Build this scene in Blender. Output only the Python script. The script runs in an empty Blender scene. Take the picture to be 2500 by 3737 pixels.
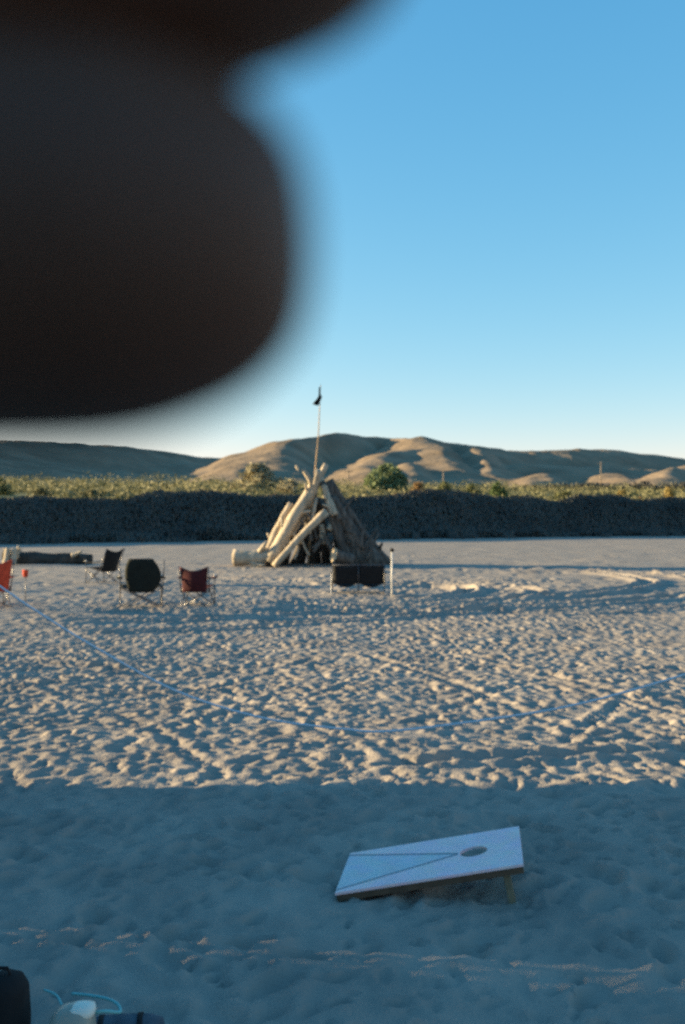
import bpy, bmesh, math, random
import numpy as np
from mathutils import Vector, Matrix

random.seed(7)
rng = np.random.default_rng(7)
scene = bpy.context.scene
COL = scene.collection
R = math.radians

# ------------------------------------------------------------------ camera
F = 3633.0                      # focal length in photograph pixels (35 mm on 24 x 36 mm film)
CAMZ = 2.0
HOR = 1868.5
cam = bpy.data.cameras.new('camera')
camo = bpy.data.objects.new('camera', cam)
COL.objects.link(camo)
camo.location = (0, 0, CAMZ)
camo.rotation_euler = (R(90), 0, 0)
cam.sensor_fit = 'VERTICAL'
cam.sensor_height = 36.0
cam.sensor_width = 24.0
cam.lens = 35.0
cam.clip_start = 0.004
cam.clip_end = 6000
cam.dof.use_dof = True
cam.dof.focus_distance = 1.35
cam.dof.aperture_fstop = 9.5
scene.camera = camo

# ------------------------------------------------------------------ light
SUN_EL, SUN_ROT = 9.0, -80.0   # low, from the left and a little beyond
w = bpy.data.worlds.new('World')
scene.world = w
w.use_nodes = True
sky = w.node_tree.nodes.new('ShaderNodeTexSky')
sky.sky_type = 'NISHITA'
sky.sun_disc = False
sky.sun_elevation = R(SUN_EL)
sky.sun_rotation = R(SUN_ROT)
sky.air_density, sky.dust_density, sky.ozone_density = 1.0, 0.0, 3.0
bg = w.node_tree.nodes['Background']
# film colour response: one smooth tone curve per colour layer over the whole sky
wn, wl_ = w.node_tree.nodes, w.node_tree.links
sepc = wn.new('ShaderNodeSeparateColor'); comb = wn.new('ShaderNodeCombineColor')
wl_.new(sky.outputs[0], sepc.inputs[0])
for ch, (gam, gain) in enumerate(((1.25, 4.65), (0.70, 1.92), (0.45, 1.49))):
    n1 = wn.new('ShaderNodeMath'); n1.operation = 'MULTIPLY'; n1.inputs[1].default_value = 0.1
    n2 = wn.new('ShaderNodeMath'); n2.operation = 'POWER'; n2.inputs[1].default_value = gam
    n3 = wn.new('ShaderNodeMath'); n3.operation = 'MULTIPLY'; n3.inputs[1].default_value = gain / 0.348
    wl_.new(sepc.outputs[ch], n1.inputs[0]); wl_.new(n1.outputs[0], n2.inputs[0]); wl_.new(n2.outputs[0], n3.inputs[0]); wl_.new(n3.outputs[0], comb.inputs[ch])
wl_.new(comb.outputs[0], bg.inputs[0])
bg.inputs[1].default_value = 0.10
sl = bpy.data.lights.new('sun', 'SUN')
sl.energy = 5.0
sl.angle = R(0.53)
sl.color = (1.0, 0.75, 0.40)
so = bpy.data.objects.new('sun', sl)
COL.objects.link(so)
az = R(SUN_ROT)
S = Vector((math.sin(az) * math.cos(R(SUN_EL)), math.cos(az) * math.cos(R(SUN_EL)), math.sin(R(SUN_EL))))
so.rotation_euler = S.to_track_quat('Z', 'Y').to_euler()
scene.view_settings.view_transform = 'Standard'
scene.view_settings.look = 'None'
scene.view_settings.gamma = 1.0
scene.view_settings.use_curve_mapping = False
scene.view_settings.exposure = 1.8
scene.render.engine = 'CYCLES'
scene.cycles.use_denoising = False
scene.cycles.max_bounces = 6
scene.cycles.filter_width = 2.0

# ------------------------------------------------------------------ helpers
def X(px, d): return (px - 1250.0) / F * d
def Z(py, d): return CAMZ - (py - HOR) / F * d
def P(px, py, d): return Vector((X(px, d), d, Z(py, d)))
def gd(py): return CAMZ * F / (py - HOR)            # distance at which the flat sand shows at this row

def mat(name, col, rough=0.85, var=0.0, scale=8.0, bump=0.0, bscale=60.0, metal=0.0, col2=None, stretch=None, spec=0.3):
    m = bpy.data.materials.new(name)
    m.use_nodes = True
    nt = m.node_tree
    b = nt.nodes['Principled BSDF']
    b.inputs['Roughness'].default_value = rough
    b.inputs['Metallic'].default_value = metal
    b.inputs['Specular IOR Level'].default_value = spec
    tc = nt.nodes.new('ShaderNodeTexCoord')
    mp = nt.nodes.new('ShaderNodeMapping')
    nt.links.new(tc.outputs['Object'], mp.inputs[0])
    if stretch: mp.inputs['Scale'].default_value = stretch
    if var > 0 or col2:
        n = nt.nodes.new('ShaderNodeTexNoise')
        n.inputs['Scale'].default_value = scale
        n.inputs['Detail'].default_value = 6
        nt.links.new(mp.outputs[0], n.inputs['Vector'])
        r = nt.nodes.new('ShaderNodeValToRGB')
        c2 = col2 or tuple(min(1, c * (1 + var)) for c in col)
        c1 = tuple(c * (1 - var) for c in col) if not col2 else col
        r.color_ramp.elements[0].position = 0.32
        r.color_ramp.elements[1].position = 0.68
        r.color_ramp.elements[0].color = (*c1, 1)
        r.color_ramp.elements[1].color = (*c2, 1)
        nt.links.new(n.outputs['Fac'], r.inputs[0])
        nt.links.new(r.outputs[0], b.inputs['Base Color'])
    else:
        b.inputs['Base Color'].default_value = (*col, 1)
    if bump > 0:
        n2 = nt.nodes.new('ShaderNodeTexNoise')
        n2.inputs['Scale'].default_value = bscale
        n2.inputs['Detail'].default_value = 5
        nt.links.new(mp.outputs[0], n2.inputs['Vector'])
        bp = nt.nodes.new('ShaderNodeBump')
        bp.inputs['Strength'].default_value = 0.6
        bp.inputs['Distance'].default_value = bump
        nt.links.new(n2.outputs['Fac'], bp.inputs['Height'])
        nt.links.new(bp.outputs[0], b.inputs['Normal'])
    return m

def leafmat(name, c1, c2, scale=0.8, trans=0.25):
    m = mat(name, c1, 0.7, col2=c2, scale=scale)
    nt = m.node_tree
    b = nt.nodes['Principled BSDF']
    t = nt.nodes.new('ShaderNodeBsdfTranslucent')
    r = [n for n in nt.nodes if n.type == 'VALTORGB'][0]
    nt.links.new(r.outputs[0], t.inputs[0])
    mx = nt.nodes.new('ShaderNodeMixShader')
    mx.inputs[0].default_value = trans
    nt.links.new(b.outputs[0], mx.inputs[1]); nt.links.new(t.outputs[0], mx.inputs[2])
    nt.links.new(mx.outputs[0], nt.nodes['Material Output'].inputs[0])
    return m

def link(o, parent=None):
    COL.objects.link(o)
    if parent: o.parent = parent
    return o

def tag(o, label=None, cat=None, group=None, kind=None):
    if label: o['label'] = label
    if cat: o['category'] = cat
    if group: o['group'] = group
    if kind: o['kind'] = kind
    return o

def thing(name, label, cat, loc=(0, 0, 0), rz=0.0, group=None):
    o = bpy.data.objects.new(name, None)
    o.empty_display_size = 0.1
    link(o)
    o.location = loc; o.rotation_euler = (0, 0, rz)
    return tag(o, label, cat, group)

def mesh_np(name, verts, faces, m, parent=None, smooth=False):
    me = bpy.data.meshes.new(name)
    verts = np.asarray(verts, np.float32); faces = np.asarray(faces, np.int32)
    me.vertices.add(len(verts)); me.vertices.foreach_set('co', verts.ravel())
    k = faces.shape[1]
    me.loops.add(faces.size); me.loops.foreach_set('vertex_index', faces.ravel())
    me.polygons.add(len(faces))
    me.polygons.foreach_set('loop_start', np.arange(0, faces.size, k, dtype=np.int32))
    me.update(calc_edges=True)
    if smooth: me.polygons.foreach_set('use_smooth', np.ones(len(faces), bool))
    me.materials.append(m)
    return link(bpy.data.objects.new(name, me), parent)

def bm_obj(name, bm, m, parent=None, smooth=False):
    bmesh.ops.recalc_face_normals(bm, faces=bm.faces)
    me = bpy.data.meshes.new(name)
    bm.to_mesh(me); bm.free()
    if smooth:
        for p in me.polygons: p.use_smooth = True
    for mm in (m if isinstance(m, (list, tuple)) else [m]): me.materials.append(mm)
    return link(bpy.data.objects.new(name, me), parent)

def add_box(bm, c, s, rot=None, bevel=0.0):
    r = bmesh.ops.create_cube(bm, size=1.0)
    M = Matrix.Translation(c) @ (rot.to_4x4() if rot is not None else Matrix.Identity(4)) @ Matrix.Diagonal((*s, 1))
    bmesh.ops.transform(bm, matrix=M, verts=r['verts'])
    if bevel:
        es = list({e for v in r['verts'] for e in v.link_edges})
        bmesh.ops.bevel(bm, geom=es, offset=bevel, segments=2, affect='EDGES', profile=0.6)

def add_tube(bm, pts, rad, n=8, cap=True):
    pts = [Vector(p) for p in pts]
    rads = rad if isinstance(rad, (list, tuple)) else [rad] * len(pts)
    rings = []
    t0 = (pts[1] - pts[0]).normalized()
    up = Vector((0, 0, 1)) if abs(t0.z) < 0.9 else Vector((1, 0, 0))
    a = t0.cross(up).normalized()
    for i, p in enumerate(pts):
        t = (pts[min(i + 1, len(pts) - 1)] - pts[max(i - 1, 0)]).normalized()
        a = (a - t * a.dot(t)).normalized()
        b = t.cross(a)
        rings.append([bm.verts.new(p + (a * math.cos(2 * math.pi * k / n) + b * math.sin(2 * math.pi * k / n)) * rads[i]) for k in range(n)])
    for i in range(len(rings) - 1):
        for k in range(n):
            bm.faces.new((rings[i][k], rings[i][(k + 1) % n], rings[i + 1][(k + 1) % n], rings[i + 1][k]))
    if cap:
        bm.faces.new(rings[0][::-1]); bm.faces.new(rings[-1])
    return rings

def tube(name, pts, rad, m, parent=None, n=8, smooth=True):
    bm = bmesh.new(); add_tube(bm, pts, rad, n)
    o = bm_obj(name, bm, m, parent, smooth)
    return o

def sheet(name, fn, nu, nv, m, parent=None, thick=0.006, smooth=True):
    """a cloth panel: fn(u, v) -> point, given real thickness"""
    bm = bmesh.new()
    g = [[bm.verts.new(fn(i / nu, j / nv)) for j in range(nv + 1)] for i in range(nu + 1)]
    for i in range(nu):
        for j in range(nv):
            bm.faces.new((g[i][j], g[i + 1][j], g[i + 1][j + 1], g[i][j + 1]))
    bmesh.ops.recalc_face_normals(bm, faces=bm.faces)
    bmesh.ops.solidify(bm, geom=list(bm.faces), thickness=thick)
    return bm_obj(name, bm, m, parent, smooth)

# numpy value noise
def vnoise(x, y, seed=0):
    def h(ix, iy):
        v = (ix.astype(np.int64) * 374761393 + iy.astype(np.int64) * 668265263 + seed * 974711) & 0xFFFFFFFF
        v = ((v ^ (v >> 13)) * 1274126177) & 0xFFFFFFFF
        return ((v ^ (v >> 16)) & 0xFFFF) / 65535.0
    ix, iy = np.floor(x), np.floor(y)
    fx, fy = x - ix, y - iy
    fx = fx * fx * (3 - 2 * fx); fy = fy * fy * (3 - 2 * fy)
    a, b, c, d = h(ix, iy), h(ix + 1, iy), h(ix, iy + 1), h(ix + 1, iy + 1)
    return (a * (1 - fx) + b * fx) * (1 - fy) + (c * (1 - fx) + d * fx) * fy - 0.5
def fbm(x, y, seed=0, oct=4, gain=0.5):
    s, a = 0, 1.0
    for i in range(oct):
        s = s + a * vnoise(x * 2 ** i, y * 2 ** i, seed + i * 17); a *= gain
    return s

# ------------------------------------------------------------------ ground: one trampled sand sheet
M_sand = mat('sand', (0.245, 0.215, 0.19), 0.95, col2=(0.33, 0.29, 0.252), scale=1.3, bump=0.012, bscale=45, spec=0.1)

def axis(a, b, ds0, growth, dmax):
    out, d = [a], ds0
    while out[-1] < b:
        out.append(out[-1] + d); d = min(d * growth, dmax)
    return np.array(out)
xp = axis(0, 4.6, 0.027, 1.0, 0.027)
xp = np.concatenate([xp, axis(xp[-1], 16, 0.03, 1.018, 0.14)[1:]])
xp = np.concatenate([xp, axis(xp[-1], 3000, 0.3, 1.35, 900)[1:]])
xs = np.concatenate([-xp[:0:-1], xp])
yp = axis(2.6, 12.5, 0.028, 1.0, 0.028)
yp = np.concatenate([yp, axis(yp[-1], 27, 0.03, 1.008, 0.09)[1:]])
yp = np.concatenate([yp, axis(yp[-1], 110, 0.09, 1.02, 1.0)[1:]])
yp = np.concatenate([yp, axis(yp[-1], 4000, 2, 1.4, 1200)[1:]])
ym = -axis(-2.6, 12, 0.1, 1.06, 1.0)[1:][::-1]
ym = np.concatenate([-axis(12.5, 2000, 3, 1.5, 900)[::-1], ym])
ys = np.concatenate([ym, yp])
GX, GY = np.meshgrid(xs, ys)
H = 0.05 * fbm(GX * 0.45, GY * 0.45, 3, 2) + 0.024 * fbm(GX * 1.7, GY * 1.7, 9, 3) * np.clip((60 - GY) / 30, 0.15, 1)
H += 0.026 * fbm(GX * 11, GY * 8.5, 21, 2) * (np.abs(GX) < 16) * (GY > 2) * (GY < 30)
H += 0.020 * np.clip(-GX - 1.5, 0, 8) * np.clip((GY - 6) / 3, 0, 1) * np.clip((30 - GY) / 6, 0, 1)   # the sand climbs gently to the left
H = H * np.clip((90 - GY) / 20, 0, 1)
H += 0.36 * np.exp(-((GX / 0.9) ** 2 + ((GY + 0.3) / 0.9) ** 2))    # low mound the photographer stands on

def stamp(cx, cy, a, b, ang, depth, rim=0.35):
    r = max(a, b) * 2.1
    i0, i1 = np.searchsorted(ys, (cy - r, cy + r)); j0, j1 = np.searchsorted(xs, (cx - r, cx + r))
    if i1 <= i0 or j1 <= j0: return
    dx, dy = GX[i0:i1, j0:j1] - cx, GY[i0:i1, j0:j1] - cy
    c, s = math.cos(ang), math.sin(ang)
    q = ((dx * c + dy * s) / a) ** 2 + ((-dx * s + dy * c) / b) ** 2
    H[i0:i1, j0:j1] += -depth * np.exp(-q * 1.6) + depth * rim * np.exp(-((np.sqrt(q) - 1.25) / 0.4) ** 2)

def scatter(y0, y1, dens, slack, sz, dep):
    area = 0
    n = int(dens * ((y1 ** 2 - y0 ** 2) * 0.344 + 2 * slack * (y1 - y0)))
    for _ in range(n):
        cy = math.sqrt(random.uniform(y0 ** 2, y1 ** 2))
        cx = random.uniform(-1, 1) * (cy * 0.344 + slack)
        k = 0.55 + 0.9 * max(0.0, min(1.0, 0.5 + 1.2 * float(vnoise(np.array(cx * 0.5), np.array(cy * 0.35), 77))))
        a = random.uniform(0.8, 1.35) * sz
        stamp(cx, cy, a, a * random.uniform(0.38, 0.6), random.uniform(0, math.pi), dep * k * random.uniform(0.5, 1.3))
scatter(3.0, 7.0, 50, 1.0, 0.062, 0.021)
scatter(3.0, 7.0, 6, 1.0, 0.135, 0.040)
scatter(7.0, 13.5, 62, 1.0, 0.064, 0.021)
scatter(7.0, 13.5, 5, 1.0, 0.13, 0.030)
scatter(13.5, 22, 34, 1.2, 0.088, 0.025)
scatter(22, 36, 2.2, 1.2, 0.26, 0.035)
scatter(36, 46, 0.5, 1.0, 0.32, 0.03)

def track(pts, width, depth, tread=0.0, pair=0.0):
    """a wheel rut through sand points given in photograph pixels"""
    g = [Vector(((px - 1250) / F * gd(py), gd(py))) for px, py in pts]
    # Catmull-Rom
    path = []
    for i in range(len(g) - 1):
        p0, p1, p2, p3 = g[max(i - 1, 0)], g[i], g[i + 1], g[min(i + 2, len(g) - 1)]
        n = max(2, int((p2 - p1).length / (width * 0.55)))
        for k in range(n):
            t = k / n
            path.append(0.5 * ((2 * p1) + (-p0 + p2) * t + (2 * p0 - 5 * p1 + 4 * p2 - p3) * t * t + (-p0 + 3 * p1 - 3 * p2 + p3) * t ** 3))
    for i, p in enumerate(path[:-1]):
        d = path[i + 1] - p
        ang = math.atan2(d.y, d.x)
        nrm = Vector((-math.sin(ang), math.cos(ang)))
        for off in ((-pair / 2, pair / 2) if pair else (0,)):
            q = p + nrm * off
            stamp(q.x, q.y, width * 0.7, width * 0.5, ang, depth * 0.55 * random.uniform(0.8, 1.2), 0.5)
            if tread and i % 2 == 0:
                stamp(q.x, q.y, width * 0.75, width * 0.14, ang + 1.0, tread, 0.6)
track([(300, 2302), (800, 2275), (1300, 2248), (1900, 2215), (2600, 2190)], 0.32, 0.085, 0, 1.5)
track([(1250, 2235), (1700, 2232), (2100, 2238), (2600, 2210)], 0.30, 0.09)
track([(1250, 2140), (1560, 2132), (1800, 2146), (1810, 2172), (1600, 2200), (1300, 2205), (900, 2212)], 0.50, 0.12, 0, 1.7)
track([(1900, 2082), (2250, 2092), (2480, 2125), (2380, 2168), (2000, 2196), (1500, 2222)], 0.50, 0.14, 0, 1.8)
track([(2350, 2098), (2600, 2112)], 0.45, 0.16)
track([(860, 2110), (1050, 2118), (1220, 2128)], 0.40, 0.12)
track([(1500, 2385), (1800, 2470), (2150, 2590), (2500, 2690)], 0.24, 0.020, 0.018, 1.4)
track([(2550, 2470), (2150, 2520), (1900, 2610), (1750, 2690)], 0.24, 0.020, 0.018, 1.4)
track([(100, 2430), (520, 2540), (900, 2690), (1050, 2800)], 0.22, 0.016, 0.016, 1.3)
track([(1300, 2420), (1000, 2520), (600, 2590), (200, 2700)], 0.22, 0.016, 0.016, 1.3)
track([(1500, 2790), (1900, 2768), (2300, 2745), (2700, 2730)], 0.30, 0.075)
track([(-50, 2420), (250, 2432), (480, 2440)], 0.22, -0.05)

idx = np.arange(len(xs) * len(ys)).reshape(len(ys), len(xs))
fc = np.stack([idx[:-1, :-1], idx[:-1, 1:], idx[1:, 1:], idx[1:, :-1]], -1).reshape(-1, 4)
ground = mesh_np('sand_ground', np.stack([GX, GY, H], -1).reshape(-1, 3), fc, M_sand, None, True)
tag(ground, kind='structure')

def hz(x, y):
    i = min(max(np.searchsorted(ys, y), 1), len(ys) - 1); j = min(max(np.searchsorted(xs, x), 1), len(xs) - 1)
    return float(H[i - 1:i + 1, j - 1:j + 1].mean())

# ------------------------------------------------------------------ far shore terrace and hills
M_hill = mat('dry_hill', (0.175, 0.135, 0.095), 0.95, col2=(0.29, 0.22, 0.155), scale=0.035, bump=1.2, bscale=0.25, spec=0.05)
_nt = M_hill.node_tree                     # green-yellow grass on the low terrace, bare tan earth higher up
_tc = _nt.nodes.new('ShaderNodeTexCoord'); _sp = _nt.nodes.new('ShaderNodeSeparateXYZ'); _nt.links.new(_tc.outputs['Object'], _sp.inputs[0])
_mr = _nt.nodes.new('ShaderNodeMapRange'); _mr.inputs[1].default_value = 11.0; _mr.inputs[2].default_value = 17.0
_nt.links.new(_sp.outputs[2], _mr.inputs[0])
_ns = _nt.nodes.new('ShaderNodeTexNoise'); _ns.inputs['Scale'].default_value = 0.12; _ns.inputs['Detail'].default_value = 6
_nt.links.new(_tc.outputs['Object'], _ns.inputs['Vector'])
_rp = _nt.nodes.new('ShaderNodeValToRGB'); _rp.color_ramp.elements[0].position = 0.35; _rp.color_ramp.elements[1].position = 0.65
_rp.color_ramp.elements[0].color = (0.13, 0.135, 0.06, 1); _rp.color_ramp.elements[1].color = (0.27, 0.235, 0.12, 1)
_nt.links.new(_ns.outputs['Fac'], _rp.inputs[0])
_mx = _nt.nodes.new('ShaderNodeMix'); _mx.data_type = 'RGBA'
_nt.links.new(_mr.outputs[0], _mx.inputs[0]); _nt.links.new(_rp.outputs[0], _mx.inputs[6])
_hr = [n for n in _nt.nodes if n.type == 'VALTORGB'][0]
_nt.links.new(_hr.outputs[0], _mx.inputs[7]); _nt.links.new(_mx.outputs[2], _nt.nodes['Principled BSDF'].inputs['Base Color'])

def ybank(x):
    x = np.clip(x, -70, 90)
    return 63.0 + (x + 22) * 0.431
hx = np.concatenate([np.linspace(-900, -330, 30)[:-1], np.linspace(-330, 330, 265), np.linspace(330, 900, 30)[1:]])
ht = np.concatenate([np.linspace(0, 6, 13), axis(6.5, 120, 1.5, 1.06, 6)[1:], np.arange(126, 900, 4.0), np.arange(900, 1700, 25.0)])
HX, HT = np.meshgrid(hx, ht)
HY = ybank(HX) + HT
# ridge crests, each a list of (px, row, distance), with the width of the flanks left and right of the crest and a falloff power
RIDGES = [
    ([(-700, 1550, 560), (-250, 1590, 680), (0, 1606, 770), (250, 1616, 830), (420, 1626, 880), (620, 1652, 940), (740, 1672, 1010)], 150, 150, 1.7),
    ([(-120, 1672, 560), (30, 1700, 520)], 70, 60, 2.0),
    ([(740, 1672, 1060), (900, 1652, 1100), (1100, 1650, 1100)], 90, 90, 2.0),
    ([(1190, 1584, 880), (1045, 1606, 810), (1000, 1648, 730), (1040, 1700, 650), (1090, 1752, 580)], 112, 60, 1.6),
    ([(1190, 1584, 880), (1300, 1586, 930), (1430, 1594, 950), (1530, 1591, 880)], 80, 95, 1.8),
    ([(1530, 1591, 880), (1590, 1622, 800), (1625, 1668, 700), (1650, 1740, 600)], 130, 55, 1.6),
    ([(1560, 1632, 790), (1420, 1650, 740), (1300, 1700, 660), (1220, 1750, 600)], 75, 80, 1.8),
    ([(1700, 1618, 880), (1745, 1650, 780), (1790, 1705, 670), (1810, 1760, 590)], 48, 55, 1.5),
    ([(1530, 1600, 900), (1700, 1622, 930), (1830, 1648, 980), (2000, 1642, 1000), (2150, 1636, 1040), (2260, 1646, 1080), (2400, 1662, 1130), (2540, 1690, 1180)], 120, 130, 1.8),
    ([(1930, 1690, 760), (2150, 1700, 830), (2330, 1712, 900)], 70, 90, 1.8),
    ([(2060, 1641, 1180), (2300, 1644, 1250)], 90, 90, 2.0),
    ([(2760, 1640, 760), (2560, 1690, 690), (2480, 1730, 620)], 80, 80, 1.8),
    ([(3000, 1600, 900), (3500, 1560, 900)], 200, 200, 2.0),
    ([(180, 1715, 540), (240, 1745, 480)], 34, 26, 1.6),
    ([(430, 1718, 620), (520, 1748, 540)], 40, 30, 1.6),
    ([(880, 1690, 620), (860, 1740, 530)], 46, 34, 1.6),
    ([(1330, 1700, 600), (1360, 1748, 520)], 40, 30, 1.6),
    ([(1500, 1690, 640), (1540, 1748, 540)], 40, 30, 1.6),
    ([(1960, 1725, 640), (1990, 1752, 560)], 40, 30, 1.6),
    ([(2240, 1722, 680), (2290, 1752, 580)], 44, 34, 1.6),
    ([(2450, 1708, 620), (2420, 1745, 540)], 44, 34, 1.6),
]
base = 2.6 + np.clip(HT - 5, 0, None) * 0.031
base = np.minimum(base, 2.6 + 7.6 + np.clip(HT - 245, 0, None) * 0.012)
acc = np.zeros_like(HX)
for pts, wl, wr, p in RIDGES:
    W3 = [P(*q) for q in pts]
    best = np.full(HX.shape, 1e9); topz = np.zeros_like(HX); side = np.zeros_like(HX)
    wob = 9 * fbm(HX / 60, HY / 60, int(abs(pts[0][0])) % 90, 3)
    for A_, B_ in zip(W3[:-1], W3[1:]):
        ex, ey = B_.x - A_.x, B_.y - A_.y
        t_ = np.clip(((HX - A_.x) * ex + (HY - A_.y) * ey) / (ex * ex + ey * ey), 0, 1)
        ddx, ddy = HX - (A_.x + t_ * ex), HY - (A_.y + t_ * ey)
        dist_ = np.sqrt(ddx ** 2 + ddy ** 2)
        m_ = dist_ < best
        best = np.where(m_, dist_, best)
        topz = np.where(m_, A_.z + t_ * (B_.z - A_.z), topz)
        side = np.where(m_, ddx, side)
    sm = 0.5 + 0.5 * np.tanh(side / 12)
    wd_ = (wl * (1 - sm) + wr * sm) * 0.72
    hgt = (topz - base) * np.exp(-(np.clip(best + wob, 0, None) / wd_) ** p)
    acc += np.clip(hgt, 0.01, None) ** 60
HZ = base + acc ** (1 / 60.0)
HZ += np.clip((HT - 250) / 200, 0, 1) * (3.0 * fbm(HX / 30, HY / 60, 5, 4) - 2.5 * np.abs(fbm(HX / 60, HY / 90, 15, 3)))
HZ += np.clip(HT / 40, 0, 1) * 0.5 * fbm(HX / 6, HY / 9, 31, 3)
ramp = np.clip(HT / 4.5, 0, 1); ramp = ramp * ramp * (3 - 2 * ramp)
HZ = -0.6 + (HZ + 0.6) * ramp
idx = np.arange(HX.size).reshape(HX.shape)
fc = np.stack([idx[:-1, :-1], idx[:-1, 1:], idx[1:, 1:], idx[1:, :-1]], -1).reshape(-1, 4)
hills = mesh_np('hills', np.stack([HX, HY, HZ], -1).reshape(-1, 3), fc, M_hill, None, True)
tag(hills, kind='structure')
def hillz(x, y):
    j = int(np.clip(np.searchsorted(hx, x), 1, len(hx) - 1)); i = int(np.clip(np.searchsorted(ht, y - float(ybank(np.array(x)))), 1, len(ht) - 1))
    return float(HZ[i - 1:i + 1, j - 1:j + 1].mean())

# ------------------------------------------------------------------ vegetation
def leaves(name, centers, size, m, parent=None, willow=False):
    """one small bent leaf spray (two triangles folded) at each centre"""
    n = len(centers)
    u = rng.normal(size=(n, 3)); u /= np.linalg.norm(u, axis=1)[:, None]
    v = rng.normal(size=(n, 3)); v -= u * (u * v).sum(1)[:, None]; v /= np.linalg.norm(v, axis=1)[:, None]
    if willow:                      # upright stems whose leaves mostly face out of the bank
        nn = rng.normal(size=(n, 3)) * 0.38 + np.array([0.2, -0.75, 0.55]); nn /= np.linalg.norm(nn, axis=1)[:, None]
        u = rng.normal(size=(n, 3)) * 0.35 + np.array([0, 0, 1.0]); u -= nn * (nn * u).sum(1)[:, None]; u /= np.linalg.norm(u, axis=1)[:, None]
        v = np.cross(nn, u) * 0.6
    s = (size * rng.uniform(0.6, 1.4, n))[:, None]
    wv = np.cross(u, v)
    c = np.asarray(centers)
    V = np.stack([c - u * s, c - v * s * 0.55 + wv * s * 0.2, c + u * s, c + v * s * 0.55 + wv * s * 0.2], 1).reshape(-1, 3)
    Fc = np.arange(n * 4).reshape(n, 4)
    return mesh_np(name, V, Fc, m, parent)

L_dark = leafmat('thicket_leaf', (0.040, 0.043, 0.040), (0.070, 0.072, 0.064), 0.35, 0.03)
L_sage = leafmat('sage_leaf', (0.12, 0.125, 0.062), (0.21, 0.195, 0.105), 0.15)
L_pale = leafmat('pale_leaf', (0.26, 0.235, 0.15), (0.36, 0.32, 0.21), 0.3)
L_green = leafmat('green_leaf', (0.07, 0.11, 0.04), (0.12, 0.17, 0.06), 0.5)
L_lime = leafmat('lime_leaf', (0.12, 0.165, 0.08), (0.19, 0.235, 0.12), 0.5)
L_yell = leafmat('autumn_leaf', (0.26, 0.20, 0.06), (0.36, 0.27, 0.10), 0.6)
L_rust = leafmat('rust_leaf', (0.20, 0.12, 0.05), (0.30, 0.19, 0.08), 0.6)
L_olive = leafmat('olive_leaf', (0.12, 0.13, 0.05), (0.20, 0.20, 0.09), 0.6)
M_bark = mat('bark', (0.11, 0.085, 0.06), 0.95, 0.3, 6)

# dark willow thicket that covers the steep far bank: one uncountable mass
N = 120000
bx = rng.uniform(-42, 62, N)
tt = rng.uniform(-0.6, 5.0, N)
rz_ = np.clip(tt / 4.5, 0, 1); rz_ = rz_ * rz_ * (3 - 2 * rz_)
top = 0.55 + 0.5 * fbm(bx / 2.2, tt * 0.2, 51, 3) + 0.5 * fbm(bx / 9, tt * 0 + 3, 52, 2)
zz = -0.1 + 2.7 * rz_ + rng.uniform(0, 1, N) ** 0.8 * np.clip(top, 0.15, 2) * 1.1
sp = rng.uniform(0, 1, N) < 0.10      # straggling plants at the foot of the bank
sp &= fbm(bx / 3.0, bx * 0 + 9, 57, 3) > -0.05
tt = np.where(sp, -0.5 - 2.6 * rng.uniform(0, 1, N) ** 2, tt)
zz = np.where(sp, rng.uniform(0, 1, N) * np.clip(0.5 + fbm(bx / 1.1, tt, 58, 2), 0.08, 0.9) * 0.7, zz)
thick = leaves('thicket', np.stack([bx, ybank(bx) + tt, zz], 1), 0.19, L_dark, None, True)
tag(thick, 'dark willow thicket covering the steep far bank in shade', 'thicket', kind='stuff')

# low sage and grass on the sunlit terrace above the bank
N = 70000
tx = rng.uniform(0, 1, N)
tt = 4.5 + rng.uniform(0, 1, N) ** 1.6 * 260
bx = (tx - 0.5) * (2 * 0.40 * (70 + tt)) + 0.05 * tt
clump = fbm(bx / 5, tt / 14, 61, 3)
keep = clump > -0.12
bx, tt, clump = bx[keep], tt[keep], clump[keep]
by = ybank(bx) + tt
ii = np.clip(np.searchsorted(ht, tt), 1, len(ht) - 1); jj = np.clip(np.searchsorted(hx, bx), 1, len(hx) - 1)
bz = HZ[ii, jj] + rng.uniform(0, 1, len(bx)) * np.clip(0.45 + 3.2 * clump, 0.10, 2.4) * np.clip(0.5 + tt / 160, 0.5, 1.4)
V = np.stack([bx, by, bz], 1)
brush = leaves('sagebrush', V, 0.21, L_sage)
tag(brush, 'pale green sagebrush covering the sunlit terrace below the hills', 'sagebrush', kind='stuff')

# a second, shaded line of brush across the right of the terrace
N = 9000
bx = rng.uniform(38, 130, N); yy = 250 + 6 * np.sin(bx / 17) + rng.uniform(-3, 3, N)
g0 = np.array([hillz(a, b) for a, b in zip(bx[::30], yy[::30])]).repeat(30)[:N]
zz = g0 + rng.uniform(-0.5, 1.0, N) * np.clip(1.7 + 1.5 * fbm(bx / 6, bx * 0, 71, 3), 0.3, 3)
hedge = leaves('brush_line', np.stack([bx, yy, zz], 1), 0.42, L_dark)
tag(hedge, 'dark line of brush crossing the terrace below the right hill', 'brush', kind='stuff')

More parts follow.
